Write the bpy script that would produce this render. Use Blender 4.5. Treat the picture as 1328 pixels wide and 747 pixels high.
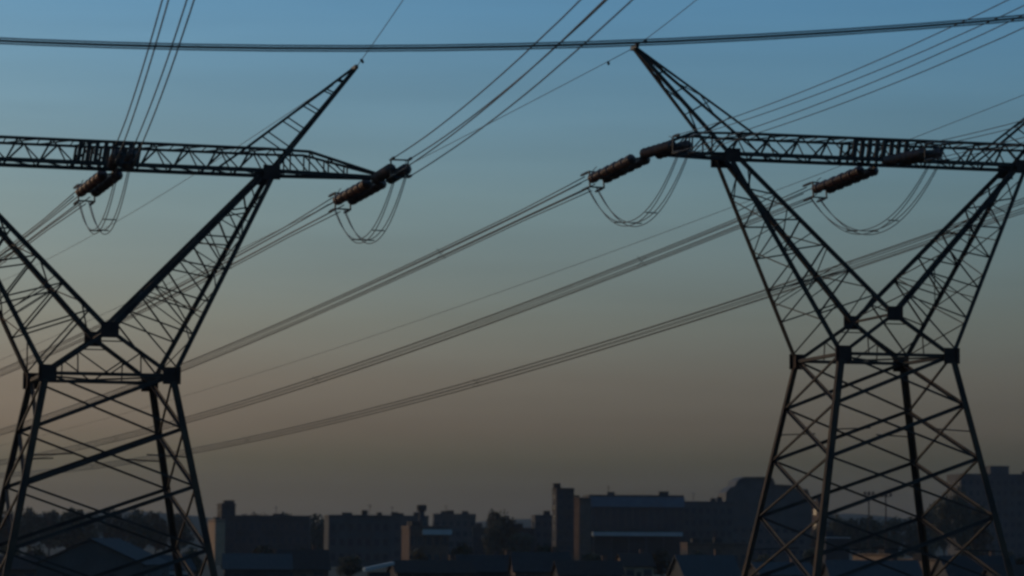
import bpy, math, random
from mathutils import Vector, Matrix
random.seed(7)
R = math.radians
sc = bpy.context.scene
for o in list(bpy.data.objects):
    bpy.data.objects.remove(o)
COL = sc.collection

# ------------------------------------------------------------------ camera
cam_d = bpy.data.cameras.new('camera')
cam = bpy.data.objects.new('camera', cam_d)
COL.objects.link(cam)
cam.location = (0, 0, 0)
cam.rotation_euler = (math.pi / 2 + 0.0911, -0.0061, 0)
cam_d.sensor_width = 36.0
cam_d.lens = 3567.7 / 1328 * 36.0
cam_d.clip_start = 0.1
cam_d.clip_end = 40000
cam_d.dof.use_dof = True                   # focused on the pylons, the town a little soft
cam_d.dof.focus_distance = 135.0
cam_d.dof.aperture_fstop = 0.8
sc.camera = cam

# ------------------------------------------------------------------ sky, sun, exposure
SUN_EL, SUN_AZ = R(5.0), R(-60.0)          # low evening sun, left of the view
world = bpy.data.worlds.new("World")
sc.world = world
world.use_nodes = True
wt = world.node_tree
bg = wt.nodes['Background']
sky = wt.nodes.new('ShaderNodeTexSky')
sky.sky_type = 'NISHITA'
sky.sun_disc = False
sky.sun_elevation = SUN_EL
sky.sun_rotation = SUN_AZ
sky.air_density, sky.dust_density, sky.ozone_density = 1.0, 3.0, 3.0
# dust layer near the horizon: a gentle tint by height above the horizon, all the way round
tc = wt.nodes.new('ShaderNodeTexCoord')
sx = wt.nodes.new('ShaderNodeSeparateXYZ')
wt.links.new(tc.outputs['Generated'], sx.inputs[0])
mr = wt.nodes.new('ShaderNodeMapRange')
mr.inputs['From Min'].default_value = 0.0
mr.inputs['From Max'].default_value = 0.2
wt.links.new(sx.outputs['Z'], mr.inputs['Value'])
ramp = wt.nodes.new('ShaderNodeValToRGB')
wt.links.new(mr.outputs[0], ramp.inputs[0])
stops = [(0.0028, (1.85, 2.6, 5.6)), (0.0168, (1.24, 1.62, 3.0)), (0.0275, (1.10, 1.33, 2.08)), (0.040, (1.31, 1.29, 1.88)), (0.057, (1.43, 1.29, 1.62)),
         (0.0782, (1.50, 1.40, 1.54)), (0.122, (1.52, 1.63, 1.70)), (0.160, (1.38, 1.74, 1.95)), (0.191, (1.27, 1.83, 2.18))]
cr = ramp.color_ramp
cr.interpolation = 'LINEAR'
while len(cr.elements) < len(stops):
    cr.elements.new(0.5)
for e, (z, c) in zip(cr.elements, stops):
    e.position = z / 0.2
for e, (z, c) in zip(cr.elements, stops):
    e.color = (c[0] / 9, c[1] / 9, c[2] / 9, 1)
mul = wt.nodes.new('ShaderNodeVectorMath'); mul.operation = 'MULTIPLY'
wt.links.new(sky.outputs[0], mul.inputs[0])
wt.links.new(ramp.outputs[0], mul.inputs[1])
sca = wt.nodes.new('ShaderNodeVectorMath'); sca.operation = 'SCALE'
sca.inputs['Scale'].default_value = 9.0
wt.links.new(mul.outputs[0], sca.inputs[0])
nm = wt.nodes.new('ShaderNodeMapping'); nm.inputs['Scale'].default_value = (2.2, 2.2, 26.0)
wt.links.new(tc.outputs['Generated'], nm.inputs[0])
nz = wt.nodes.new('ShaderNodeTexNoise'); nz.inputs['Scale'].default_value = 2.6; nz.inputs['Detail'].default_value = 4
wt.links.new(nm.outputs[0], nz.inputs['Vector'])
nr = wt.nodes.new('ShaderNodeMapRange'); nr.inputs['From Min'].default_value = 0.3; nr.inputs['From Max'].default_value = 0.7
nr.inputs['To Min'].default_value = 0.95; nr.inputs['To Max'].default_value = 1.05
wt.links.new(nz.outputs['Fac'], nr.inputs['Value'])
sc2 = wt.nodes.new('ShaderNodeVectorMath'); sc2.operation = 'SCALE'
wt.links.new(sca.outputs[0], sc2.inputs[0]); wt.links.new(nr.outputs[0], sc2.inputs['Scale'])
wt.links.new(sc2.outputs[0], bg.inputs['Color'])
bg.inputs['Strength'].default_value = 0.1

sun_d = bpy.data.lights.new('sun', 'SUN')
sun_d.energy = 0.65
sun_d.angle = R(0.5)
sun_d.color = (1.0, 0.60, 0.36)
sun = bpy.data.objects.new('sun', sun_d)
COL.objects.link(sun)
sdir = Vector((math.sin(SUN_AZ) * math.cos(SUN_EL), math.cos(SUN_AZ) * math.cos(SUN_EL), math.sin(SUN_EL)))
sun.rotation_euler = sdir.to_track_quat('Z', 'Y').to_euler()

sc.view_settings.view_transform = 'Standard'
sc.view_settings.look = 'None'
sc.view_settings.exposure = 0.0
sc.view_settings.gamma = 1.0
sc.render.engine = 'CYCLES'
sc.cycles.pixel_filter_type = 'BLACKMAN_HARRIS'
sc.cycles.filter_width = 2.8                # soft small-sensor lens
sc.cycles.max_bounces = 4
sc.cycles.use_denoising = True

# ------------------------------------------------------------------ materials
def mat(name, col, rough=0.8, metal=0.0, var=0.35, scale=1.5, spec=0.3, col2=None, bump=0.0, stretch=None):
    m = bpy.data.materials.new(name)
    m.use_nodes = True
    nt = m.node_tree
    b = nt.nodes['Principled BSDF']
    b.inputs['Roughness'].default_value = rough
    b.inputs['Metallic'].default_value = metal
    b.inputs['Specular IOR Level'].default_value = spec
    t = nt.nodes.new('ShaderNodeTexCoord')
    mp = nt.nodes.new('ShaderNodeMapping')
    nt.links.new(t.outputs['Object'], mp.inputs[0])
    if stretch: mp.inputs['Scale'].default_value = stretch
    n = nt.nodes.new('ShaderNodeTexNoise')
    n.inputs['Scale'].default_value = scale
    n.inputs['Detail'].default_value = 5
    nt.links.new(mp.outputs[0], n.inputs['Vector'])
    r = nt.nodes.new('ShaderNodeValToRGB')
    c2 = col2 or tuple(c * (1 - var) for c in col)
    r.color_ramp.elements[0].position = 0.35
    r.color_ramp.elements[1].position = 0.65
    r.color_ramp.elements[0].color = (*c2, 1)
    r.color_ramp.elements[1].color = (*col, 1)
    nt.links.new(n.outputs['Fac'], r.inputs[0])
    nt.links.new(r.outputs[0], b.inputs['Base Color'])
    if bump:
        bp = nt.nodes.new('ShaderNodeBump')
        bp.inputs['Strength'].default_value = bump
        nt.links.new(n.outputs['Fac'], bp.inputs['Height'])
        nt.links.new(bp.outputs[0], b.inputs['Normal'])
    return m

M = dict(
    steel=mat('weathered_steel', (0.046, 0.039, 0.032), 0.75, 0.0, 0.4, 0.8, 0.2, col2=(0.026, 0.02, 0.017)),
    legsteel=mat('sun_tinted_leg_steel', (0.075, 0.047, 0.028), 0.8, 0.0, 0.5, 0.8, 0.15, col2=(0.032, 0.024, 0.019)),  # legs browner and lighter than the braces: evening sun worked into the colour
    plate=mat('rusty_plate', (0.045, 0.026, 0.02), 0.8, 0.0, 0.4, 2.0, 0.2),
    glaze=mat('brown_porcelain', (0.145, 0.072, 0.048), 0.45, 0.0, 0.5, 3.0, 0.5),
    fitting=mat('dark_fitting', (0.035, 0.034, 0.034), 0.6, 0.2, 0.3, 3.0),
    cable=mat('stranded_aluminium', (0.05, 0.052, 0.055), 0.6, 0.2, 0.3, 6.0),
    ground=mat('dry_grass_ground', (0.055, 0.05, 0.034), 0.95, 0, 0.4, 0.02, 0.1, col2=(0.04, 0.045, 0.028)),
    hill=mat('bushy_hillside', (0.04, 0.044, 0.032), 0.95, 0, 0.4, 0.03, 0.1, col2=(0.035, 0.042, 0.03)),
    leaf=mat('dark_leaf', (0.045, 0.05, 0.03), 0.8, 0, 0.4, 0.6, 0.15),
    leaf2=mat('olive_leaf', (0.055, 0.054, 0.034), 0.8, 0, 0.4, 0.6, 0.15),
    bark=mat('bark', (0.09, 0.07, 0.05), 0.9, 0, 0.4, 3.0, 0.1),
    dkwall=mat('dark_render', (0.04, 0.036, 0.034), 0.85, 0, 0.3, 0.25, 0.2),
    grwall=mat('grey_concrete', (0.066, 0.063, 0.058), 0.85, 0, 0.25, 0.25, 0.2),
    brwall=mat('brown_brick', (0.11, 0.07, 0.05), 0.9, 0, 0.3, 0.5, 0.2),
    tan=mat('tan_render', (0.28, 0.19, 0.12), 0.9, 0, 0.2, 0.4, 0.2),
    blfascia=mat('blue_grey_fascia', (0.085, 0.11, 0.135), 0.6, 0, 0.2, 0.4, 0.3),
    pale=mat('pale_paint', (0.34, 0.33, 0.31), 0.85, 0, 0.15, 0.4, 0.2),
    blroof=mat('blue_grey_sheet_roof', (0.042, 0.039, 0.034), 0.75, 0, 0.25, 0.5, 0.4, stretch=(8, 1, 1)),
    brroof=mat('brown_tile_roof', (0.04, 0.027, 0.02), 0.85, 0, 0.3, 2.0, 0.2),
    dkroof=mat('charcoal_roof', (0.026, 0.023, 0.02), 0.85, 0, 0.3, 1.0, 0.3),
    glass=mat('window_glass', (0.03, 0.034, 0.04), 0.12, 0, 0.2, 0.4, 0.6),
)

# ------------------------------------------------------------------ helpers
class MB:
    def __init__(s): s.v = []; s.f = []
    def add(s, vs, fs):
        k = len(s.v); s.v += [tuple(v) for v in vs]; s.f += [tuple(i + k for i in f) for f in fs]
    def box(s, x0, x1, y0, y1, z0, z1):
        s.add([(x0, y0, z0), (x1, y0, z0), (x1, y1, z0), (x0, y1, z0), (x0, y0, z1), (x1, y0, z1), (x1, y1, z1), (x0, y1, z1)],
              [(0, 3, 2, 1), (4, 5, 6, 7), (0, 1, 5, 4), (1, 2, 6, 5), (2, 3, 7, 6), (3, 0, 4, 7)])
    def prism(s, p, q, prof, up=(0, 0, 1)):
        p = Vector(p); q = Vector(q); d = (q - p).normalized(); up = Vector(up)
        if abs(d.dot(up)) > 0.97: up = Vector((1, 0, 0))
        a = d.cross(up).normalized(); b = a.cross(d)
        n = len(prof)
        vs = [p + a * u + b * v for u, v in prof] + [q + a * u + b * v for u, v in prof]
        s.add(vs, [(i, (i + 1) % n, n + (i + 1) % n, n + i) for i in range(n)] + [tuple(range(n))[::-1], tuple(range(n, 2 * n))])
    def bar(s, p, q, w, h=None):
        h = h or w
        s.prism(p, q, [(-w / 2, -h / 2), (w / 2, -h / 2), (w / 2, h / 2), (-w / 2, h / 2)])
    def angle(s, p, q, w, flip=1):
        t = w * 0.16; h = w / 2 * flip
        pr = [(-h, -w / 2), (h, -w / 2), (h, -w / 2 + t), (-h + t * flip, -w / 2 + t), (-h + t * flip, w / 2), (-h, w / 2)]
        if flip < 0: pr = pr[::-1]
        s.prism(p, q, pr)
    def tube(s, pts, r, n=5):
        pts = [Vector(p) for p in pts]; k = len(s.v); m = len(pts)
        for i, p in enumerate(pts):
            d = (pts[min(i + 1, m - 1)] - pts[max(i - 1, 0)]).normalized()
            up = Vector((0, 0, 1)) if abs(d.z) < 0.95 else Vector((1, 0, 0))
            a = d.cross(up).normalized(); b = a.cross(d)
            rr = r[i] if isinstance(r, (list, tuple)) else r
            for j in range(n):
                t = 2 * math.pi * j / n
                s.v.append(tuple(p + a * (rr * math.cos(t)) + b * (rr * math.sin(t))))
        for i in range(m - 1):
            for j in range(n):
                s.f.append((k + i * n + j, k + i * n + (j + 1) % n, k + (i + 1) * n + (j + 1) % n, k + (i + 1) * n + j))
        s.f.append(tuple(k + j for j in range(n))[::-1]); s.f.append(tuple(k + (m - 1) * n + j for j in range(n)))
    def mesh(s, name, m):
        me = bpy.data.meshes.new(name); me.from_pydata(s.v, [], s.f); me.update()
        me.materials.append(m); return me
    def build(s, name, m, parent=None, smooth=False):
        me = s.mesh(name, m)
        if smooth:
            for p in me.polygons: p.use_smooth = True
        return link(name, me, parent)

def link(name, me, parent=None, mw=None):
    o = bpy.data.objects.new(name, me); COL.objects.link(o)
    if parent is not None: o.parent = parent
    if mw is not None: o.matrix_local = mw
    return o
def tag(o, label, cat, group=None):
    o['label'] = label; o['category'] = cat
    if group: o['group'] = group
    return o
def thing(name, label, cat, loc=(0, 0, 0), rz=0.0, group=None):
    o = bpy.data.objects.new(name, None); COL.objects.link(o)
    o.location = loc; o.rotation_euler = (0, 0, rz); o.empty_display_size = 0.5
    return tag(o, label, cat, group)
def copy_tree(o, parent=None):
    c = o.copy(); COL.objects.link(c)
    if parent is not None: c.parent = parent
    for ch in list(o.children): copy_tree(ch, c)
    return c

# ------------------------------------------------------------------ ground and hill
GZ = -8.5
def ground_z(x, y):
    r = math.hypot(x, y)
    return GZ + 6.9 * math.exp(-(r / 24.0) ** 2) + 1.3 * math.exp(-((x - 19) ** 2 + (y - 144) ** 2) / 30.0 ** 2)
g = MB()
rad = [0, 4, 8, 12, 16, 20, 26, 34, 45, 60, 80, 100, 115, 130, 145, 160, 180, 220, 300, 450, 700, 1100, 2000, 5000, 14000, 30000]
NS = 96
g.v.append((0, 0, ground_z(0, 0)))
for r in rad[1:]:
    for j in range(NS):
        a = 2 * math.pi * j / NS
        x, y = r * math.cos(a), r * math.sin(a)
        g.v.append((x, y, ground_z(x, y) + (0.25 * math.sin(x * 0.05) * math.cos(y * 0.043) if 30 < r < 1500 else 0)))
for j in range(NS):
    g.f.append((0, 1 + j, 1 + (j + 1) % NS))
for i in range(len(rad) - 2):
    for j in range(NS):
        a0 = 1 + i * NS + j; a1 = 1 + i * NS + (j + 1) % NS
        g.f.append((a0, a0 + NS, a1 + NS, a1))
go = g.build('ground', M['ground'], smooth=True); go['kind'] = 'structure'

F = 3567.7
def az_x(px, D): return (px - 664) / F * D                       # metres right of the view axis for a bearing
def el_z(px, py, D): return (700 - 0.0061 * (px - 664) - py) / F * D   # height for an elevation
h = MB()
NX, NY = 130, 10
for j in range(NY + 1):
    for i in range(NX + 1):
        x = -1500 + 3000 * i / NX; y = 2000 + 900 * j / NY
        t = math.sin(math.pi * j / NY) ** 1.3
        px = 664 + x / y * F
        top = 12 + 5 * math.sin(x * 0.004 + 1) + 3 * math.sin(x * 0.013) + 1.6 * math.sin(x * 0.041 + 2) + random.uniform(-0.8, 0.8)
        top += 10 * math.exp(-((px - 100) / 220) ** 2) + 9 * math.exp(-((px - 1150) / 260) ** 2)
        h.v.append((x, y, GZ - 1 + (top + 9) * t))
for j in range(NY):
    for i in range(NX):
        a = j * (NX + 1) + i
        h.f.append((a, a + 1, a + NX + 2, a + NX + 1))
ho = h.build('hill', M['hill'], smooth=True); ho['kind'] = 'structure'

# ------------------------------------------------------------------ transmission tower
ZW = 16.5                                    # waist height above the base
WX, WY, CY, ZC = 3.0, 3.39, 3.01, 2.13
KX, KY, ZK = 8.16, 1.0, 10.42
TXS = {-1: 12.45, 1: 13.95}                  # an angle tower: outer arm longer
PXS = {-1: 13.05, 1: 12.5}
PZ, ZT, UX = 15.90, 11.50, 10.1
def lerp(a, b, t): return Vector(a) * (1 - t) + Vector(b) * t
def make_tower():
    T = thing('transmission_tower', 'left dark steel lattice pylon, its left arm cut off by the picture edge', 'pylon', group='lattice pylons carrying the power lines')
    def mem(name, p, q, w, flip=1, m='steel'):
        b = MB(); b.angle(p, q, w, flip); return b.build(name, M[m], T)
    def leg_pt(sx, sy, z):                    # z measured from the waist, negative downwards
        return Vector((sx * (WX - z * 0.193), sy * (WY - z * 0.194), ZW + z))
    for sx in (-1, 1):
        for sy in (-1, 1):
            b = MB(); hw, tt = 0.165, 0.045; fx, fy = -sx, sy      # flanges face outwards
            pr = [(fx * hw, fy * hw), (fx * hw, -fy * hw), (fx * (hw - tt), -fy * hw), (fx * (hw - tt), fy * (hw - tt)), (-fx * hw, fy * (hw - tt)), (-fx * hw, fy * hw)]
            if fx * fy > 0: pr = pr[::-1]
            b.prism(leg_pt(sx, sy, -ZW), leg_pt(sx, sy, 0.12), pr, (0, 1, 0))
            b.build('leg', M['legsteel'], T)
            b = MB(); c = leg_pt(sx, sy, -ZW); b.box(c.x - .5, c.x + .5, c.y - .5, c.y + .5, -0.9, 0.12); b.build('foundation_block', M['grwall'], T)
    lv = [0.0, -2.55, -5.3, -8.3, -11.8, -15.9]
    for i in range(5):
        a, c = lv[i], lv[i + 1]
        for s in (-1, 1):
            o = 0.035 * s
            mem('leg_brace', leg_pt(-1, s, c) + Vector((0, o, 0)), leg_pt(1, s, a) + Vector((0, o, 0)), 0.18)
            mem('leg_brace', leg_pt(1, s, c) - Vector((0, o, 0)), leg_pt(-1, s, a) - Vector((0, o, 0)), 0.10)
            mem('leg_brace', leg_pt(s, -1, a) + Vector((o, 0, 0)), leg_pt(s, 1, c) + Vector((o, 0, 0)), 0.10)
            mem('leg_brace', leg_pt(s, 1, a) - Vector((o, 0, 0)), leg_pt(s, -1, c) - Vector((o, 0, 0)), 0.17)
            if i in (1, 3):
                # redundant bracing from the crossing to the legs
                x0 = lerp(leg_pt(-1, s, (a + c) / 2), leg_pt(1, s, (a + c) / 2), 0.27)
                mem('redundant_brace', leg_pt(-1, s, (a + c) / 2), x0 + Vector((0, 0, 0.1)), 0.06)
                x0 = lerp(leg_pt(-1, s, (a + c) / 2), leg_pt(1, s, (a + c) / 2), 0.73)
                mem('redundant_brace', leg_pt(1, s, (a + c) / 2), x0 + Vector((0, 0, 0.1)), 0.06)
    wz = ZW
    for s in (-1, 1):
        mem('waist_strut', (-WX, s * WY, wz), (WX, s * WY, wz), 0.17)
        mem('waist_strut', (s * WX, -WY, wz - .02), (s * WX, WY, wz - .02), 0.17)
        mem('waist_diaphragm_bar', (-WX, -s * WY, wz - .1 - .03 * s), (WX, s * WY, wz - .1 - .03 * s), 0.09)
        C = Vector((0, s * CY, ZW + ZC))
        for sx in (-1, 1):
            W = Vector((sx * WX, s * WY, ZW))
            mem('waist_diagonal', W, C, 0.19, sx)
            mem('waist_web_bar', lerp(W, C, 0.5), (sx * WX * 0.5, s * WY, ZW), 0.07)
            mem('waist_web_bar', lerp(W, C, 0.5), (0, s * WY, ZW), 0.07)
        mem('waist_web_bar', (-WX * .25, s * (CY + .1), ZW + ZC * .75), (WX * .25, s * (CY + .1), ZW + ZC * .75), 0.06)
    mem('waist_web_bar', (0, -CY, ZW + ZC), (0, CY, ZW + ZC), 0.12)
    def plate(c, sx, sz, rz=0):
        b = MB(); b.box(c[0] - sx / 2, c[0] + sx / 2, c[1] - .025, c[1] + .025, c[2] - sz / 2, c[2] + sz / 2)
        return b.build('gusset_plate', M['plate'], T)
    for s in (-1, 1):
        y = s * 0.20
        plate((0, s * CY + y, ZW + ZC), 0.86, 0.74)
        for sx in (-1, 1):
            plate((sx * (WX - .05), s * WY + y, ZW - .02), 0.86, 0.82)
            plate((sx * (KX - .05), s * KY + y, ZW + ZK - .1), 0.85, 0.72)
            b = MB(); x = sx * (WX + .2); b.box(x - .02, x + .02, s * WY - .35, s * WY + .35, ZW - .4, ZW + .36); b.build('gusset_plate', M['plate'], T)
    # the two arms of the fork
    for sx in (-1, 1):
        ch = {}
        for s in (-1, 1):
            K = Vector((sx * KX, s * KY, ZW + ZK))
            ch['o', s] = (Vector((sx * WX, s * WY, ZW)), K - Vector((sx * -.12, 0, 0)))
            ch['i', s] = (Vector((0, s * CY, ZW + ZC)), K - Vector((sx * .25, 0, 0)))
            mem('fork_chord', *ch['o', s], 0.245, sx * s)
            mem('fork_chord', *ch['i', s], 0.245, -sx * s)
        n = 11
        for s in (-1, 1):
            for k in range(n):
                t0 = 0.04 + 0.86 * k / n; t1 = 0.04 + 0.86 * (k + 1) / n
                O0 = lerp(*ch['o', s], t0); O1 = lerp(*ch['o', s], t1); I0 = lerp(*ch['i', s], t0); I1 = lerp(*ch['i', s], t1)
                if k % 2 == 0: mem('fork_lattice_bar', O0, I1, 0.075)
                else: mem('fork_lattice_bar', I0, O1, 0.075)
                if k % 3 == 2: mem('fork_lattice_bar', O1, I1, 0.05)
        for key in 'oi':
            for k in range(7):
                t0 = 0.04 + 0.88 * k / 7; t1 = 0.04 + 0.88 * (k + 1) / 7
                a = -1 if k % 2 else 1
                mem('fork_lattice_bar', lerp(*ch[key, a], t0), lerp(*ch[key, -a], t1), 0.065)
        for t in (0.3, 0.6):
            mem('fork_lattice_bar', lerp(*ch['o', -1], t), lerp(*ch['i', 1], t), 0.05)
            mem('fork_lattice_bar', lerp(*ch['o', 1], t), lerp(*ch['i', -1], t + .02), 0.05)
    # crossarm
    zb, zt = ZW + ZK, ZW + ZT
    def lo(x, s):
        ax = abs(x); y = KY if ax <= KX else KY + (0.10 - KY) * (ax - KX) / (TXS[1 if x > 0 else -1] - KX)
        return Vector((x, s * y, zb))
    def up(x, s):
        ax = abs(x); TX = TXS[1 if x > 0 else -1]
        if ax <= UX: return Vector((x, s * (KY if ax <= KX else KY + (0.10 - KY) * (ax - KX) / (TX - KX)), zt))
        t = (ax - UX) / (TX - UX)
        return Vector((x, lo(x, s).y, zt + (zb + .12 - zt) * t))
    for s in (-1, 1):
        mem('crossarm_chord', lo(-KX, s), lo(KX, s), 0.20, s)
        mem('crossarm_chord', up(-UX + 1.94, s), up(UX - 1.94, s), 0.14, s)
        for sx in (-1, 1):
            mem('crossarm_chord', lo(sx * KX, s), lo(sx * TXS[sx], s), 0.19, s)
            mem('crossarm_chord', up(sx * KX, s), up(sx * UX, s), 0.13, s)
            mem('crossarm_chord', up(sx * UX, s), up(sx * TXS[sx], s), 0.13, s)
    xs = [-KX + 2 * KX * i / 10 for i in range(11)]
    for i in range(10):
        a, c = xs[i], xs[i + 1]; m_ = (a + c) / 2
        dense = i in (4, 5)
        for s in (-1, 1):
            sh = 0.25 * s
            mem('crossarm_lattice_bar', lo(a, s), up(m_ + sh, s), 0.10)
            mem('crossarm_lattice_bar', up(m_ + sh, s), lo(c, s), 0.075)
            if dense:
                for q in (0.12, 0.38, 0.62, 0.88):
                    x = a + (c - a) * q
                    mem('crossarm_lattice_bar', lo(x, s) + Vector((0, .03 * s, 0)), up(x + 0.16, s) + Vector((0, .03 * s, 0)), 0.19 if s < 0 else 0.13)
        mem('crossarm_lattice_bar', lo(a, -1), lo(c, 1), 0.07)
        mem('crossarm_lattice_bar', up(a, 1), up(c, -1), 0.07)
        mem('crossarm_lattice_bar', up(c, 1), up(c, -1), 0.06)
    for sx in (-1, 1):
        TX = TXS[sx]
        ex = [KX, 9.1, UX, 11.1, 12.1]
        for i in range(4):
            for s in (-1, 1):
                mem('crossarm_lattice_bar', up(sx * ex[i], s), lo(sx * ex[i + 1], s), 0.075)
                mem('crossarm_lattice_bar', lo(sx * ex[i + 1], s), up(sx * ex[i + 1], s), 0.07)
            mem('crossarm_lattice_bar', lo(sx * ex[i], -1), lo(sx * ex[i + 1], 1), 0.06)
        b = MB(); b.box(min(sx * (TX - .45), sx * (TX + .15)), max(sx * (TX - .45), sx * (TX + .15)), -.2, .2, zb - .16, zb + .14)
        b.build('arm_tip_plate', M['plate'], T)
        # earth wire peak
        tip = Vector((sx * PXS[sx], 0, ZW + PZ))
        for s in (-1, 1):
            ti = tip + Vector((0, s * .07, 0))
            of = Vector((sx * (KX + .05), s * KY, zb)); inn = Vector((sx * 6.85, s * KY, zt))
            mem('peak_chord', of, ti, 0.19, sx * s)
            mem('peak_chord', inn, ti - Vector((sx * .12, 0, 0)), 0.12, -sx * s)
            mem('peak_lattice_bar', inn, lo(sx * 5.4, s), 0.10)
            prev = None
            for k, t in enumerate((0.22, 0.40, 0.58, 0.76, 0.88)):
                A = lerp(of, ti, t); B_ = lerp(inn, ti, t - .02)
                mem('peak_lattice_bar', A, B_, 0.06)
                if prev is not None: mem('peak_lattice_bar', prev, B_ if k % 2 else A, 0.06)
                prev = A if k % 2 else B_
        for t0, t1, a in ((0.25, 0.45, 1), (0.45, 0.65, -1), (0.65, 0.8, 1)):
            o1 = [Vector((sx * (KX + .05), s * KY, zb)) for s in (-1, 1)]
            mem('peak_lattice_bar', lerp(o1[(a + 1) // 2], tip, t0), lerp(o1[(1 - a) // 2], tip, t1), 0.06)
            o1 = [Vector((sx * 6.85, s * KY, zt)) for s in (-1, 1)]
            mem('peak_lattice_bar', lerp(o1[(a + 1) // 2], tip, t0), lerp(o1[(1 - a) // 2], tip, t1), 0.05)
        b = MB(); b.bar(tip + Vector((0, -.55, .05)), tip + Vector((0, .55, .05)), 0.16, 0.2); b.build('earth_wire_bracket', M['fitting'], T)
    return T
T1 = make_tower()
T2 = copy_tree(T1)
T2['label'] = 'right dark steel lattice pylon, seen at an angle with all four legs apart'
T1.location, T1.rotation_euler = (-20.14, 134.12, 7.72 - ZW), (0, 0, 0.2763)
T2.location, T2.rotation_euler = (18.92, 144.37, 9.58 - ZW), (0, 0, 0.2342)
TW = {0: (Vector(T1.location), 0.2763), 1: (Vector(T2.location), 0.2342)}
def tw(t, p):
    o, a = TW[t]; c, s = math.cos(a), math.sin(a)
    return o + Vector((p[0] * c - p[1] * s, p[0] * s + p[1] * c, p[2]))

# ------------------------------------------------------------------ insulators, conductors, jumpers, earth wires
SL = 7.0
HB = 0.42                                     # half spacing of the four-wire bundle
def disc_string_mesh():
    b = MB(); n = 10; rings = []
    x = 0.80
    prof = [(0.72, 0.03)]
    for k in range(17):
        q_ = (1.06, 1.0, 0.86)[k % 3]
        prof += [(x, 0.06), (x + .04, 0.25 * q_), (x + .10, 0.28 * q_), (x + .13, 0.14), (x + .16, 0.06)]
        x += 0.295
    prof += [(x + .1, 0.03)]
    for (px_, r) in prof:
        for j in range(n):
            t = 2 * math.pi * j / n
            b.v.append((px_, r * math.cos(t), r * math.sin(t)))
    for i in range(len(prof) - 1):
        for j in range(n):
            b.f.append((i * n + j, i * n + (j + 1) % n, (i + 1) * n + (j + 1) % n, (i + 1) * n + j))
    me = b.mesh('disc_string', M['glaze'])
    for p in me.polygons: p.use_smooth = True
    return me
me_disc = disc_string_mesh()
b = MB(); b.bar((0, 0, 0), (0.6, 0, 0), 0.09); me_link = b.mesh('link', M['fitting'])
b = MB(); b.add([(0.5, -.1, .02), (0.5, .1, .02), (.78, .48, .02), (.78, -.48, .02), (0.5, -.1, -.02), (0.5, .1, -.02), (.78, .48, -.02), (.78, -.48, -.02)],
                [(0, 1, 2, 3), (7, 6, 5, 4), (0, 4, 5, 1), (1, 5, 6, 2), (2, 6, 7, 3), (3, 7, 4, 0)]); me_yoke = b.mesh('yoke_plate', M['fitting'])
b = MB()
for zz in (-HB, HB): b.bar((5.95, -HB - .05, zz), (5.95, HB + .05, zz), .07)
for yy in (-HB, HB): b.bar((5.94, yy, -HB), (5.94, yy, HB), .07)
b.bar((5.66, -.38, 0), (5.95, -HB, 0), .07); b.bar((5.66, .38, 0), (5.95, HB, 0), .07); b.bar((5.68, -.45, 0), (5.68, .45, 0), .08)
me_frame = b.mesh('line_yoke', M['fitting'])
b = MB(); b.tube([(5.9, 0, 0), (6.1, 0, 0), (6.2, 0, 0), (6.9, 0, 0), (7.05, 0, 0)], [.05, .05, .075, .07, .03], 6); me_clamp = b.mesh('dead_end_clamp', M['fitting'])
b = MB(); b.tube([(5.7, 0, .12), (5.5, 0, .42), (5.1, 0, .5)], .022, 5); me_horn = b.mesh('arcing_horn', M['fitting'])
def insulator(P, d, label):
    d = Vector(d).normalized()
    y = Vector((0, 0, 1)).cross(d).normalized(); z = d.cross(y)
    o = thing('insulator_string', label, 'insulator', group='brown insulator strings on the pylons')
    o.matrix_world = Matrix((( d.x, y.x, z.x, P.x), (d.y, y.y, z.y, P.y), (d.z, y.z, z.z, P.z), (0, 0, 0, 1)))
    link('shackle_link', me_link, o)
    link('yoke_plate', me_yoke, o)
    for s in (-.36, .36): link('disc_string', me_disc, o, Matrix.Translation((0.12 * (1 if s > 0 else -1), s, 0)))
    link('line_yoke', me_frame, o)
    for yy in (-HB, HB):
        for zz in (-HB, HB):
            link('dead_end_clamp', me_clamp, o, Matrix.Translation((0, yy, zz)))
    for s in (-.38, .38): link('arcing_horn', me_horn, o, Matrix.Translation((0, s, 0)))
    return o

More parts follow.
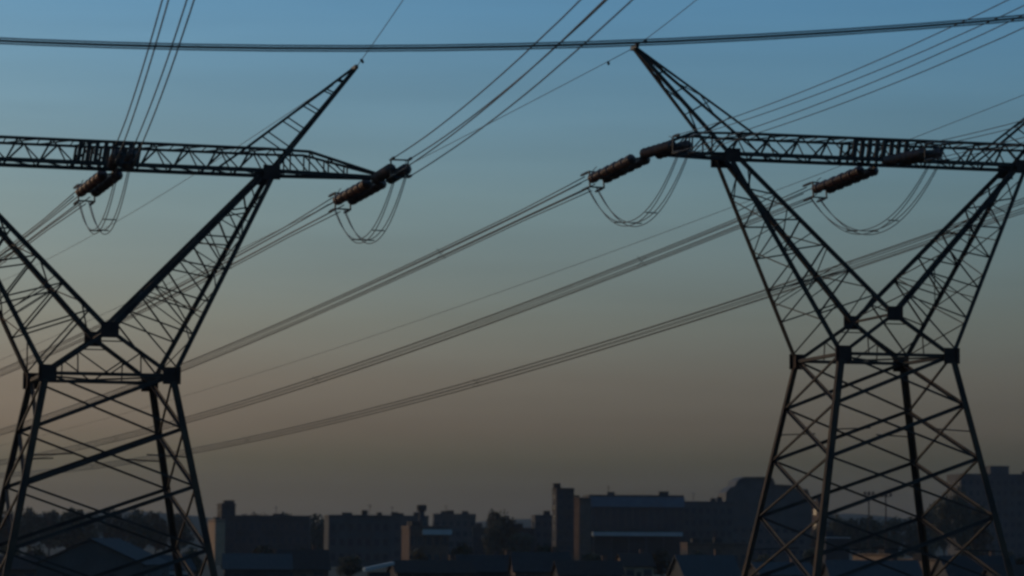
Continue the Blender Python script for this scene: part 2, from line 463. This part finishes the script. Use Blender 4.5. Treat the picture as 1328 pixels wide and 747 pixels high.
def span(P0, az, sgn, s, c, ts):
    d = Vector((math.sin(az), math.cos(az), 0)) * sgn
    return [P0 + d * t + Vector((0, 0, s * t + c * t * t)) for t in ts]
def tlist(tmax):
    out = [0]; t = 0
    while t < tmax:
        t += 3 if t < 30 else 7 if t < 150 else 14
        out.append(min(t, tmax))
    return out
def bundle(name, label, pts, lat, half, r, group, spacers, tight=None):
    o = thing(name, label, 'power line', pts[0], 0, group)
    base = Vector(pts[0])
    ring = ((-1, -1), (1, -1), (1, 1), (-1, 1)) if not tight or tight > .35 else ((-1, 0), (1, 0), (-.5, -.87), (.5, -.87), (-.5, .87), (.5, .87))
    tight = tight or half
    for sy, sz in ring:
            b = MB(); tp = []; run = 0.0
            for i, p in enumerate(pts):
                if i: run += (p - pts[i - 1]).length
                hf = half + (tight - half) * min(1.0, run / 9.0)
                tp.append(p - base + lat * (hf * sy) + Vector((0, 0, hf * sz - 0.05 * (1 + sy) * math.sin(run * 0.021))))
            b.tube(tp, r, 5)
            b.build('cable', M['cable'], o, True)
    acc = 0.0; nxt = spacers * 0.35
    for i in range(len(pts) - 1):
        seg = (pts[i + 1] - pts[i]).length
        while acc + seg > nxt:
            q = lerp(pts[i], pts[i + 1], (nxt - acc) / seg) - base
            b = MB(); c = [q + lat * (tight * a) + Vector((0, 0, tight * e)) for a, e in ((-1, -1), (1, -1), (1, 1), (-1, 1))]
            b.bar(c[0], c[2], 0.022); b.bar(c[1], c[3] + Vector((0, 0, 0.002)), 0.022)
            b.build('spacer', M['fitting'], o)
            nxt += spacers
        acc += seg
    return o
AD = {0: (-0.3799, -0.0638), 1: (-0.4161, -0.0942)}
BD = {(0, 'C'): (-0.185, -0.03), (0, 'R'): (-0.20, -0.033), (1, 'L'): (-0.24, -0.051), (1, 'C'): (-0.24, -0.051), (1, 'R'): (-0.24, -0.051)}
WH = {0: 'left pylon', 1: 'right pylon'}
POS = {'L': 'left arm tip', 'C': 'middle of the crossarm', 'R': 'right arm tip'}
for t, k in ((0, 'C'), (0, 'R'), (1, 'L'), (1, 'C'), (1, 'R')):
    ends = {}
    for nm, (az, s), sgn in (('A', AD[t], 1), ('B', BD[t, k], -1)):
        x = {'L': -TXS[-1] + .05, 'C': 0.6, 'R': TXS[1] - .05}[k]
        P = tw(t, (x, sgn * KY if k == 'C' else sgn * .12, ZW + ZK - .12))
        d = Vector((math.sin(az) * sgn, math.cos(az) * sgn, s)).normalized()
        hid = k == 'R' and t == 1
        if not hid:
            insulator(P, d, 'brown insulators at the %s of the %s, %s' % (POS[k], WH[t], 'pulling away left' if sgn > 0 else 'pulling forward'))
        E = P + d * SL; ends[nm] = (E, d)
        lat = Vector((0, 0, 1)).cross(d).normalized()
        if sgn > 0: pts = span(E, az, 1, s, 0.000203, tlist(400))
        else:
            if hid: continue
            pts = span(E, az, -1, s, 0.00081, tlist(215))
        bundle('conductor_bundle', 'bundled power line from the %s of the %s, %s' % (POS[k], WH[t], 'sagging away left' if sgn > 0 else 'rising overhead'),
               pts, lat, HB, 0.030 if sgn > 0 else (0.029 if t == 0 else 0.021), 'power lines strung from the pylons', 60 if sgn > 0 else 560, 0.30 if sgn > 0 else 0.40)
    if t == 1 and k == 'R': continue
    (A, dA), (B, dB) = ends['A'], ends['B']
    A = A - dA * 0.5; B = B - dB * 0.5
    o = thing('jumper_loop', 'slack wire loop hanging at the %s of the %s' % (POS[k], WH[t]), 'wire loop', A, 0, 'jumper loops under the insulators')
    lat = Vector((0, 0, 1)).cross((dA - dB)).normalized()
    sag = 2.45 if t == 0 else 2.8
    def jp(u, off):
        z = -sag * (1 - abs(2 * u - 1) ** 2.05)
        return lerp(A, B, u) + Vector((0, 0, z - .3)) + lat * off - A
    for j, off in enumerate((-.30, -.22, .22, .30)):
        b = MB(); b.tube([jp(u / 20, off) + Vector((0, 0, (.1 if j % 2 else -.1) * math.sin(math.pi * u / 20) - (.25 if j in (0, 3) else 0) * 0)) for u in range(21)], 0.024, 5); b.build('cable', M['cable'], o, True)
    for u in (.32, .5, .66):
        b = MB(); b.bar(jp(u, -.31), jp(u, .31), .05); b.build('spacer', M['fitting'], o)
def earth(t, sx, az, sgn, s, c, tmax, label):
    P = tw(t, (sx * PXS[sx], sgn * .5, ZW + PZ + .05))
    pts = span(P, az, sgn, s, c, tlist(tmax))
    o = thing('earth_wire', label, 'earth wire', P, 0, 'thin earth wires from the pylon peaks')
    b = MB(); b.tube([p - P for p in pts], 0.019, 5); b.build('cable', M['cable'], o, True)
    q = span(P, az, sgn, s, c, [2.6])[0] - P
    b = MB(); b.tube([q + Vector((-.02, -.3, -.1)), q + Vector((0, 0, -.06)), q + Vector((.02, .3, -.1))], .07, 6); b.build('vibration_damper', M['fitting'], o)
earth(0, 1, -0.3056, 1, -0.0086, 0.000148, 400, 'thin earth wire from the right peak of the left pylon, sagging to lower left')
earth(1, -1, -0.46, 1, -0.10, 0.000148, 400, 'thin earth wire from the left peak of the right pylon, sagging to lower left')
earth(1, 1, -0.46, 1, -0.10, 0.000148, 400, 'thin earth wire behind the right pylon, from its right peak outside the picture')
earth(0, 1, -0.16, -1, -0.0252, 0.0003, 215, 'thin earth wire from the right peak of the left pylon, rising to the top edge')
earth(1, -1, -0.1141, -1, -0.060, 0.0003, 215, 'thin earth wire from the left peak of the right pylon, rising to the top edge')
# the line that crosses in front
D = 90.0
pts = []
for i in range(61):
    x = -80 + 160 * i / 60
    pts.append(Vector((x, D, el_z(664 - 9 * 35, 61, D) + 0.03 + 0.0020 * (x + 8.0) ** 2 - 0.0028 * (x + 8))))
bundle('conductor_bundle', 'nearer power line running almost level right across the top of the sky', pts, Vector((0, 1, 0)), 0.036, 0.025, 'power lines strung from the pylons', 30)

# ------------------------------------------------------------------ trees
def crown_mesh(name, w, hgt, z0, n, leaf, m, seed, dome=False):
    rnd = random.Random(seed); b = MB()
    lobes = []
    for k in range(9):
        a = rnd.uniform(0, 6.283); rr = rnd.uniform(0.1, 0.62) * w / 2
        zz = z0 + hgt * rnd.uniform(0.2, 0.8)
        lobes.append((Vector((rr * math.cos(a), rr * math.sin(a), zz)), rnd.uniform(0.20, 0.34) * w, rnd.uniform(0.16, 0.28) * hgt))
    lobes.append((Vector((0, 0, z0 + hgt * .55)), .38 * w, .42 * hgt))
    for i in range(n):
        c, rw, rh = lobes[i % len(lobes)]
        v = Vector((rnd.gauss(0, 1), rnd.gauss(0, 1), rnd.gauss(0, 1))).normalized() * rnd.uniform(.55, 1.08)
        p = c + Vector((v.x * rw, v.y * rw, v.z * rh))
        a = Vector((rnd.gauss(0, 1), rnd.gauss(0, 1), rnd.gauss(0, 1))).normalized(); q = a.orthogonal().normalized()
        l = leaf * rnd.uniform(.6, 1.4)
        b.add([p - a * l, p + q * l * .6, p + a * l, p - q * l * .6 + Vector((0, 0, l * .2))], [(0, 1, 2), (0, 2, 3)])
    return b.mesh(name, m)
def trunk_mesh(w, hgt, z0, seed):
    rnd = random.Random(seed); b = MB()
    b.tube([(0, 0, -.3), (.05, 0, z0 * .6), (rnd.uniform(-.3, .3), rnd.uniform(-.3, .3), z0 + hgt * .5)], [w * .045, w * .035, w * .012], 7)
    for k in range(5):
        a = rnd.uniform(0, 6.28); s0 = Vector((.05, 0, z0 * rnd.uniform(.7, 1.1)))
        b.tube([s0, s0 + Vector((math.cos(a) * w * .2, math.sin(a) * w * .2, hgt * .25)), s0 + Vector((math.cos(a) * w * .34, math.sin(a) * w * .34, hgt * .45))], [w * .018, w * .012, w * .006], 5)
    return b.mesh('trunk', M['bark'])
VAR = []
for k, (w, hh, z0) in enumerate(((9, 7.5, 2.2), (7, 8.5, 2.0), (11, 8, 2.6), (8, 6, 1.8), (5.5, 9, 1.5))):
    VAR.append((crown_mesh('crown', w, hh, z0, 1500, .42, M['leaf' if k % 2 == 0 else 'leaf2'], 20 + k), trunk_mesh(w, hh, z0, 40 + k), w, hh + z0))
def tree(px, py_top, D, var, label, wpx=None, group=None):
    cm, tm, w, H = VAR[var]
    zt_ = el_z(px, py_top, D); x = az_x(px, D); base = ground_z(x, D)
    s = (zt_ - base) / (H * .97); sw = s if wpx is None else (wpx / F * D) / w
    o = thing('tree', label, 'tree', (x, D, base), random.uniform(0, 6.28), group)
    o.scale = (sw, sw, s)
    link('crown', cm, o); link('trunk', tm, o)
    return o
TG = 'dark trees along the skyline'
ORD = 'first second third fourth fifth sixth seventh eighth ninth tenth'.split()
lab = '%s tree from the left in the row behind the left pylon legs'
for i, px in enumerate((-12, 14, 40, 66, 92, 120, 150, 178, 204, 232)):
    tree(px, (676, 671, 668, 671, 669, 672, 670, 668, 671, 673)[i], 930 + (i * 37) % 120, i % 5, lab % ORD[i], 40, TG)
lab = '%s bushy tree from the left in the line behind the long low block'
for i, px in enumerate((318, 342, 366, 392, 412)):
    tree(px, (673, 670, 671, 676, 674)[i], 1050, (i + 2) % 5, lab % ORD[i], 36, TG)
tree(651, 663, 900, 3, 'round dome-shaped dark tree standing alone left of the slim tower', 42, TG)
tree(640, 676, 890, 3, 'low bush crowding the foot of the round dome-shaped tree', 34, TG)
tree(676, 690, 820, 0, 'low dark tree in front of the gap left of the slim tower', 36, TG)
lab = '%s low tree from the left in the line behind the right pylon legs'
for i, px in enumerate((1062, 1084, 1106, 1130, 1156, 1182, 1206)):
    tree(px, (672, 664, 669, 667, 664, 669, 650)[i], 960 + (i * 53) % 110, (i + 1) % 5, lab % ORD[i], 36, TG)
lab = '%s tree from the left before the tall stepped block at the right edge'
for i, px in enumerate((1222, 1243, 1268)):
    tree(px, (634, 627, 650)[i], 900 + 20 * i, (i * 2) % 5, lab % ORD[i], 34, TG)
RT = ['beside the brown house at the lower left corner', 'left of the big gabled house', 'between the left pylon and the orange sunlit wall', 'left of the dark house below the long low block',
      'behind the tan house left of the pale end wall', 'before the flat-roofed block with the pale end wall', 'below the workshop', 'right of the workshop', 'below the round dome-shaped tree',
      'at the foot of the slim tower', 'below the left end of the big hall', 'below the right end of the big hall', 'above the blue-grey roof at the lower edge', 'at the left foot of the right pylon',
      'behind the near left leg of the right pylon', 'left of the sunlit tan building', 'behind the right legs of the right pylon', 'before the left corner of the stepped block', 'before the middle of the stepped block', 'in the lower right corner']
lab = 'roof-high bushy tree %s'
for i, (px, py, D_) in enumerate(((18, 712, 520), (52, 716, 560), (250, 716, 480), (345, 712, 600), (392, 716, 560), (455, 722, 520), (545, 716, 540), (600, 706, 640), (660, 712, 600),
                                   (712, 708, 620), (770, 716, 560), (858, 712, 580), (905, 712, 560), (985, 716, 520), (1050, 708, 600), (1085, 722, 480), (1200, 702, 640), (1255, 704, 620), (1300, 708, 600), (1325, 716, 520))):
    tree(px, py, D_, i % 5, lab % RT[i], 30 + (i * 7) % 14, 'trees among the roofs')

# ------------------------------------------------------------------ buildings
me_cache = {}
def win_mesh(w, hh):
    k = (round(w, 2), round(hh, 2))
    if k not in me_cache:
        b = MB(); b.box(-w / 2, w / 2, -.04, .05, -hh / 2, hh / 2)
        f = MB(); t = .1
        f.box(-w / 2 - t, w / 2 + t, -.09, .05, hh / 2, hh / 2 + t); f.box(-w / 2 - t, w / 2 + t, -.14, .05, -hh / 2 - t, -hh / 2)
        f.box(-w / 2 - t, -w / 2, -.088, .05, -hh / 2, hh / 2); f.box(w / 2, w / 2 + t, -.088, .05, -hh / 2, hh / 2)
        me_cache[k] = (b.mesh('window', M['glass']), f.mesh('frame', M['grwall']))
    return me_cache[k]
def window(par, w, hh, mw):
    a, f = win_mesh(w, hh)
    o = link('window', a, par, mw); link('frame', f, o)
def block(name, label, px0, px1, py, D, yaw, dep, wall, roof='dkroof', rows=3, cols=6, group=None, cat='building', parapet=.7, side=2):
    c = (px0 + px1) / 2
    th = R(yaw)
    wtot = (px1 - px0) / F * D
    W = max(3.0, (wtot - dep * abs(math.sin(th))) / math.cos(th))
    x = az_x(c, D); base = ground_z(x, D); H = el_z(c, py, D) - base
    o = thing(name, label, cat, (x, D + dep / 2, base), th, group)
    b = MB(); b.box(-W / 2, W / 2, -dep / 2, dep / 2, -.6, H - parapet); b.build('wall', M[wall], o)
    b = MB(); e = .25
    b.box(-W / 2 - e, W / 2 + e, -dep / 2 - e, dep / 2 + e, H - parapet, H - parapet + .25)
    ro = b.build('roof', M[roof], o)
    b = MB(); z0, z1 = H - parapet + .25, H
    b.box(-W / 2, W / 2, -dep / 2, -dep / 2 + .25, z0, z1); b.box(-W / 2, W / 2, dep / 2 - .25, dep / 2, z0, z1)
    b.box(-W / 2, -W / 2 + .25, -dep / 2 + .25, dep / 2 - .25, z0, z1); b.box(W / 2 - .25, W / 2, -dep / 2 + .25, dep / 2 - .25, z0, z1)
    b.build('parapet', M[wall], o)
    rn = random.Random(int(px0 * 7 + py))
    for k in range(rn.randint(2, 4) if W > 9 else 1):
        rx = rn.uniform(-W * .4, W * .4); ry = rn.uniform(-dep * .3, dep * .3); rw = rn.uniform(.7, 1.9); rh = rn.uniform(.9, 2.1)
        b = MB(); b.box(rx - rw, rx + rw, ry - 1, ry + 1, H - parapet + .25, H + rh - .3); b.build('roof_unit', M['dkroof'], o)
    if W > 12:
        rx = rn.uniform(-W * .4, W * .4)
        b = MB(); b.tube([(rx, 0, H - parapet + .25), (rx, 0, H + 3.4)], .09, 5); b.bar((rx - .9, 0, H + 3.0), (rx + .9, 0, H + 3.0), .07); b.bar((rx - .6, 0, H + 2.5), (rx + .6, 0, H + 2.5), .07); b.build('aerial', M['steel'], o)
    if rows:
        sh = (H - parapet) / (rows + .3); ww = W / cols * .55; hh = sh * .45
        for r_ in range(rows):
            for q in range(cols):
                window(o, ww, hh, Matrix.Translation((-W / 2 + (q + .5) * W / cols, -dep / 2, (r_ + .62) * sh)))
            for q in range(side):
                window(o, dep / max(side, 1) * .4, hh, Matrix.Translation((-W / 2, -dep / 2 + (q + .5) * dep / side, (r_ + .62) * sh)) @ Matrix.Rotation(-math.pi / 2, 4, 'Z'))
    return o, W, H
def house(label, px, D, w, dep, eave, ridge, yaw, wall, roof, gable_front=False, group='houses along the lower edge', base=None, name='house'):
    x = az_x(px, D); base = ground_z(x, D) if base is None else base
    o = thing(name, label, 'house', (x, D, base), R(yaw + (90 if gable_front else 0)), group)
    if gable_front: w, dep = dep, w
    b = MB(); b.box(-w / 2, w / 2, -dep / 2, dep / 2, -.5, eave)
    for s in (-1, 1):
        xx = s * (w / 2 - .12)
        b.add([(xx - .12, -dep / 2, eave), (xx + .12, -dep / 2, eave), (xx + .12, dep / 2, eave), (xx - .12, dep / 2, eave), (xx - .12, 0, ridge), (xx + .12, 0, ridge)],
              [(0, 1, 5, 4), (2, 3, 4, 5), (1, 2, 5), (3, 0, 4), (0, 3, 2, 1)])
    b.build('wall', M[wall], o)
    b = MB(); e = .45; sl = (ridge - eave) / (dep / 2); zo = eave - e * sl + .06
    P = [(-w / 2 - e, -dep / 2 - e, zo), (w / 2 + e, -dep / 2 - e, zo), (w / 2 + e, 0, ridge + .06), (-w / 2 - e, 0, ridge + .06), (w / 2 + e, dep / 2 + e, zo), (-w / 2 - e, dep / 2 + e, zo)]
    vs = P + [(p[0], p[1], p[2] + .16) for p in P]
    b.add(vs, [(0, 3, 2, 1), (3, 5, 4, 2), (6, 7, 8, 9), (9, 8, 10, 11), (0, 1, 7, 6), (1, 2, 8, 7), (2, 4, 10, 8), (4, 5, 11, 10), (5, 3, 9, 11), (3, 0, 6, 9)])
    ro = b.build('roof', M[roof], o)
    b = MB(); cx = w * .28; b.box(cx - .35, cx + .35, .5, 1.2, ridge - 1.2, ridge + .9); b.box(cx - .42, cx + .42, .43, 1.27, ridge + .9, ridge + 1.02); b.build('chimney', M['brwall'], ro)
    for xx in (-w * .3, w * .3): window(o, 1.5, 1.2, Matrix.Translation((xx, -dep / 2, eave * .58)))
    for yy in (-dep * .22, dep * .22): window(o, 1.2, 1.1, Matrix.Translation((-w / 2, yy, eave * .58)) @ Matrix.Rotation(-math.pi / 2, 4, 'Z'))
    b = MB(); b.box(-.5, .5, -dep / 2 - .06, -dep / 2 + .02, 0, 2.1); b.build('door', M['dkroof'], o)
    return o
def low_block(*a, **k): return block(*a, **k)

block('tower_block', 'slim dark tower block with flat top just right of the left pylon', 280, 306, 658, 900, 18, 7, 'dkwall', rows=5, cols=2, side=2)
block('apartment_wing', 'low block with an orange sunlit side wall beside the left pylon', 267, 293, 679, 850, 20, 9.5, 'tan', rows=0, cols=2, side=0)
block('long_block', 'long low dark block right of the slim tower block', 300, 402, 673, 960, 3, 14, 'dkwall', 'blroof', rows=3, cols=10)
block('flat_block', 'dark flat-roofed block with pale grey end wall', 418, 506, 671, 840, 10, 13, 'grwall', rows=3, cols=7, side=0)
block('flat_block', 'blue-grey flat block half hidden behind the chimney stack', 494, 556, 671, 1010, 6, 12, 'grwall', 'blroof', rows=3, cols=5)
o, W, H = block('workshop', 'dark workshop with a sunlit end wall below the chimney stack', 520, 582, 684, 760, 16, 9, 'brwall', 'blroof', rows=2, cols=5, side=0)
b = MB(); b.box(-W * .2, W / 2 + .3, -6.9, -6.03, H - 2.4, H - 1.0); b.build('fascia', M['pale'], o)
D_ = 800; zb_ = el_z(547, 686, D_)
x = az_x(547, D_)
o = thing('chimney_stack', 'short dark chimney stack with a flared cap on the skyline', 'chimney', (x, D_, ground_z(x, D_)))
hh = el_z(547, 657, D_) - ground_z(x, D_)
b = MB(); b.tube([(0, 0, -.5), (0, 0, hh - 2)], [1.1, .85], 10); b.build('shaft', M['dkwall'], o, True)
b = MB(); b.tube([(0, 0, hh - 2.0), (0, 0, hh - 1.6), (0, 0, hh - .2), (0, 0, hh)], [.95, 1.5, 1.5, 1.1], 10); b.build('cap', M['dkroof'], o)
block('flat_block', 'low block with a blue-grey roof band right of the chimney stack', 560, 617, 668, 1090, 4, 12, 'grwall', 'blroof', rows=4, cols=6, parapet=1.2)
block('tower_block', 'tall slim dark tower on the left end of the big hall', 716, 744, 633, 930, 12, 6.5, 'dkwall', rows=7, cols=2, side=1)
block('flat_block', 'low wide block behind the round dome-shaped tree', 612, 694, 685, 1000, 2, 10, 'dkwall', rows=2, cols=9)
block('stepped_block', 'small dark stepped block touching the left wall of the slim tower', 689, 720, 668, 1000, 8, 9, 'grwall', rows=4, cols=3, side=1)
block('stair_block', 'narrow block with a dull orange sunlit side between slim tower and hall', 738, 766, 645, 940, 34, 6, 'brwall', rows=0, side=0)
# the big hall
o, W, H = block('exhibition_hall', 'big wide hall with blue roof edge and pale canopy band', 757, 886, 641, 960, 4, 24, 'dkwall', 'blroof', rows=0, parapet=.9, side=0)
b = MB(); b.box(-W / 2 - .2, W / 2 + .2, -12.9, -12.03, H - 4.2, H - .72); b.build('roof_fascia', M['blfascia'], o)
for i in range(13):
    xx = -W / 2 + (i + .5) * W / 13
    window(o, W / 13 * .84, 6.6, Matrix.Translation((xx, -12, H - 8.2)))
b = MB(); b.box(-W / 2 + 1, W / 2 - .8, -15.5, -12.05, H - 14.2, H - 12.9); b.build('canopy', M['pale'], o)
for i in range(6):
    xx = -W / 2 + 1.6 + i * (W - 3) / 5
    b = MB(); b.box(xx - .18, xx + .18, -15.2, -14.84, -.5, H - 14.2); b.build('column', M['grwall'], o)
block('flat_block', 'grey-green flat block between the big hall and the tree clump', 880, 950, 648, 1000, 5, 15, 'grwall', rows=5, cols=7)
# big stepped hall left of the right pylon
D_ = 1060.0; xc = az_x(996, D_); bz = ground_z(xc, D_)
o = thing('stepped_hall', 'big hazy stepped hall with a raised middle at the left leg of the right pylon', 'building', (xc, D_, bz), R(3))
prof = [((px - 996) / F * D_, el_z(px, py, D_) - bz) for px, py in ((939, 655), (940, 636), (946, 630), (951, 628), (955, 620), (963, 616), (988, 615.5), (1001, 617), (1004, 625), (1028, 626), (1030, 630), (1046, 631), (1050, 642), (1053, 655))]
def ext(pr, y0, y1, z0):
    b = MB(); n = len(pr)
    vs = [(x, y0, z) for x, z in pr] + [(x, y1, z) for x, z in pr] + [(pr[0][0], y0, z0), (pr[-1][0], y0, z0), (pr[0][0], y1, z0), (pr[-1][0], y1, z0)]
    fs = [(i, i + 1, n + i + 1, n + i) for i in range(n - 1)] + [tuple([2 * n] + list(range(n)) + [2 * n + 1])[::-1], tuple([2 * n + 2] + list(range(n, 2 * n)) + [2 * n + 3]), (2 * n, 2 * n + 2, n, 0), (2 * n + 1, n - 1, 2 * n - 1, 2 * n + 3)]
    b.add(vs, fs); return b
ext([(x * .985, z - .5) for x, z in prof], 0, 24, -.6).build('wall', M['grwall'], o)
b = MB(); n = len(prof)
vs = [(x, y, z) for y in (-.8, 24.8) for x, z in prof] + [(x * .99, y, z - .45) for y in (-.8, 24.8) for x, z in prof]
b.add(vs, [(i, i + 1, n + i + 1, n + i) for i in range(n - 1)] + [(2 * n + i, 3 * n + i, 3 * n + i + 1, 2 * n + i + 1) for i in range(n - 1)] +
      [(i, 2 * n + i, 2 * n + i + 1, i + 1) for i in range(n - 1)] + [(n + i, n + i + 1, 3 * n + i + 1, 3 * n + i) for i in range(n - 1)])
b.build('roof', M['blroof'], o)
for i in range(9):
    for k in range(3):
        window(o, 1.6, 1.5, Matrix.Translation((-13 + i * 3.2, 0, 4 + k * 4.2)))
# right edge: stepped tall block
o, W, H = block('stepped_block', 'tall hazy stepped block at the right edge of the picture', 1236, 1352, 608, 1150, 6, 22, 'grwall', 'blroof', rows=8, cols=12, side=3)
b = MB(); hz = el_z(1294, 598, 1150) - el_z(1294, 608, 1150)
b.box(-3.5, 4.5, -6, 6, H - .4, H + hz); b.box(-3.8, 4.8, -6.3, 6.3, H + hz, H + hz + .25); b.build('lift_house', M['grwall'], o)
block('flat_block', 'small pale block with lit side near the right pylon', 1054, 1067, 646, 1150, 25, 6, 'brwall', rows=4, cols=2, side=1)
block('low_shed', 'long low brown shed in front of the grey-green flat block', 884, 968, 701, 720, 8, 9, 'brwall', 'brroof', rows=1, cols=8)
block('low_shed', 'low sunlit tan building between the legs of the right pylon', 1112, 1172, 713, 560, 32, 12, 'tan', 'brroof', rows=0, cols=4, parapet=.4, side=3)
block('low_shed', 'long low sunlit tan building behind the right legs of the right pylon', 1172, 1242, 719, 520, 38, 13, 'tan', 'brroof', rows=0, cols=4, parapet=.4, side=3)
block('low_shed', 'low shed with pale roof strip left of the right pylon lamp posts', 1066, 1100, 691, 760, 5, 7, 'dkwall', 'pale', rows=0, cols=3, parapet=.5, side=0)

house('big dark gabled house seen end-on between the legs of the left pylon', 138, 400, 15.5, 16, 4.6, 8.1, -6, 'grwall', 'dkroof', True)
house('small pale house against the inner right leg of the left pylon', 224, 430, 5, 6, 3.6, 5.6, 30, 'pale', 'blroof')
HL = [(24, 470, 9, 'brwall', 'brroof', 'brown house at the lower left corner'),
      (335, 470, 11, 'dkwall', 'blroof', 'dark house below the long low block'),
      (392, 500, 9, 'brwall', 'brroof', 'brown-walled house left of the pale end wall'),
      (560, 430, 12, 'dkwall', 'brroof', 'dark house below the chimney stack'),
      (636, 480, 12, 'dkwall', 'dkroof', 'charcoal-roofed house below the round dome-shaped tree'),
      (700, 460, 9, 'brwall', 'dkroof', 'brick house below the slim tower'),
      (762, 440, 10, 'dkwall', 'brroof', 'brown-roofed house below the left end of the big hall'),
      (822, 560, 6, 'tan', 'brroof', 'small house with a glowing orange end wall below the big hall'),
      (912, 400, 8, 'grwall', 'blroof', 'house with a blue-grey roof at the lower edge below the grey-green block'),
      (1010, 430, 9, 'dkwall', 'blroof', 'blue-roofed house at the left foot of the right pylon'),
      (1128, 400, 13, 'dkwall', 'blroof', 'long dark house at the lower edge between the right pylon legs'),
      (1262, 430, 11, 'grwall', 'dkroof', 'grey house right of the right pylon legs'),
      (1318, 410, 9, 'dkwall', 'brroof', 'dark house in the lower right corner')]
for i, (px, D_, w, wl, rf, lb) in enumerate(HL):
    house(lb, px, D_, w, 7 + i % 3, 3.0 + .3 * (i % 2), 5.0 + .6 * (i % 3), 4 + (i * 17) % 14, wl, rf)
# white lean-to roof sheet
x = az_x(492, 380); o = thing('lean_to_shed', 'small shed with a tilted white roof at the lower edge', 'shed', (x, 380, ground_z(x, 380)), R(8))
b = MB(); b.box(-1.5, 1.5, -1.5, 1.5, -.3, 3.9); b.build('wall', M['dkwall'], o)
b = MB(); b.add([(-2, -1.9, 4.0), (2, -1.9, 4.9), (2, 1.9, 4.9), (-2, 1.9, 4.0), (-2, -1.9, 4.45), (2, -1.9, 5.35), (2, 1.9, 5.35), (-2, 1.9, 4.45)],
                [(0, 3, 2, 1), (4, 5, 6, 7), (0, 1, 5, 4), (1, 2, 6, 5), (2, 3, 7, 6), (3, 0, 4, 7)]); b.build('roof', M['pale'], o)
# pale round tank
x = az_x(937, 400); o = thing('water_tank', 'small pale round tank at the lower edge left of the right pylon', 'tank', (x, 400, ground_z(x, 400)))
b = MB(); b.tube([(0, 0, 3.0), (0, 0, 4.6), (0, 0, 5.2), (0, 0, 5.4)], [1.0, 1.0, .7, .2], 14); b.build('tank_body', M['pale'], o)
for a in range(4):
    b = MB(); cx, cy = .7 * math.cos(a * 1.571 + .78), .7 * math.sin(a * 1.571 + .78); b.bar((cx * 1.3, cy * 1.3, -.3), (cx, cy, 3.0), .14); b.build('stand_leg', M['steel'], o)
# lamp posts
def lamp_post(px, py, D, label, head):
    x = az_x(px, D); bz = ground_z(x, D); H = el_z(px, py, D) - bz
    o = thing('flood_light_mast', label, 'light mast', (x, D, bz), 0.2, 'light masts behind the right pylon')
    b = MB(); b.tube([(0, 0, -.5), (0, 0, H)], [.32, .2], 8); b.build('mast', M['steel'], o)
    b = MB(); b.bar((-head, 0, H - .2), (head, 0, H - .2), .25); b.build('crossbar', M['steel'], o)
    for k in range(3):
        b = MB(); xx = -head + k * head; b.box(xx - .4, xx + .4, -.35, .15, H - .1, H + .7); b.build('lamp_housing', M['fitting'], o)
lamp_post(1125, 636, 820, 'light mast with three lamp heads, left one of the pair', 1.3)
lamp_post(1147, 638, 820, 'light mast with wide lamp heads, right one of the pair', 1.5)

# ------------------------------------------------------------------ evening haze
b = MB(); b.box(-2600, 2600, -400, 3400, -12, 70)
hm = bpy.data.materials.new('evening_haze'); hm.use_nodes = True
hn = hm.node_tree; hn.nodes.clear()
ho_ = hn.nodes.new('ShaderNodeOutputMaterial'); hv = hn.nodes.new('ShaderNodeVolumePrincipled')
hv.inputs['Color'].default_value = (0.85, 0.9, 1.0, 1); hv.inputs['Density'].default_value = 0.00004; hv.inputs['Anisotropy'].default_value = 0.2
hn.links.new(hv.outputs[0], ho_.inputs['Volume'])
hz_ = b.build('haze', hm); hz_['kind'] = 'stuff'
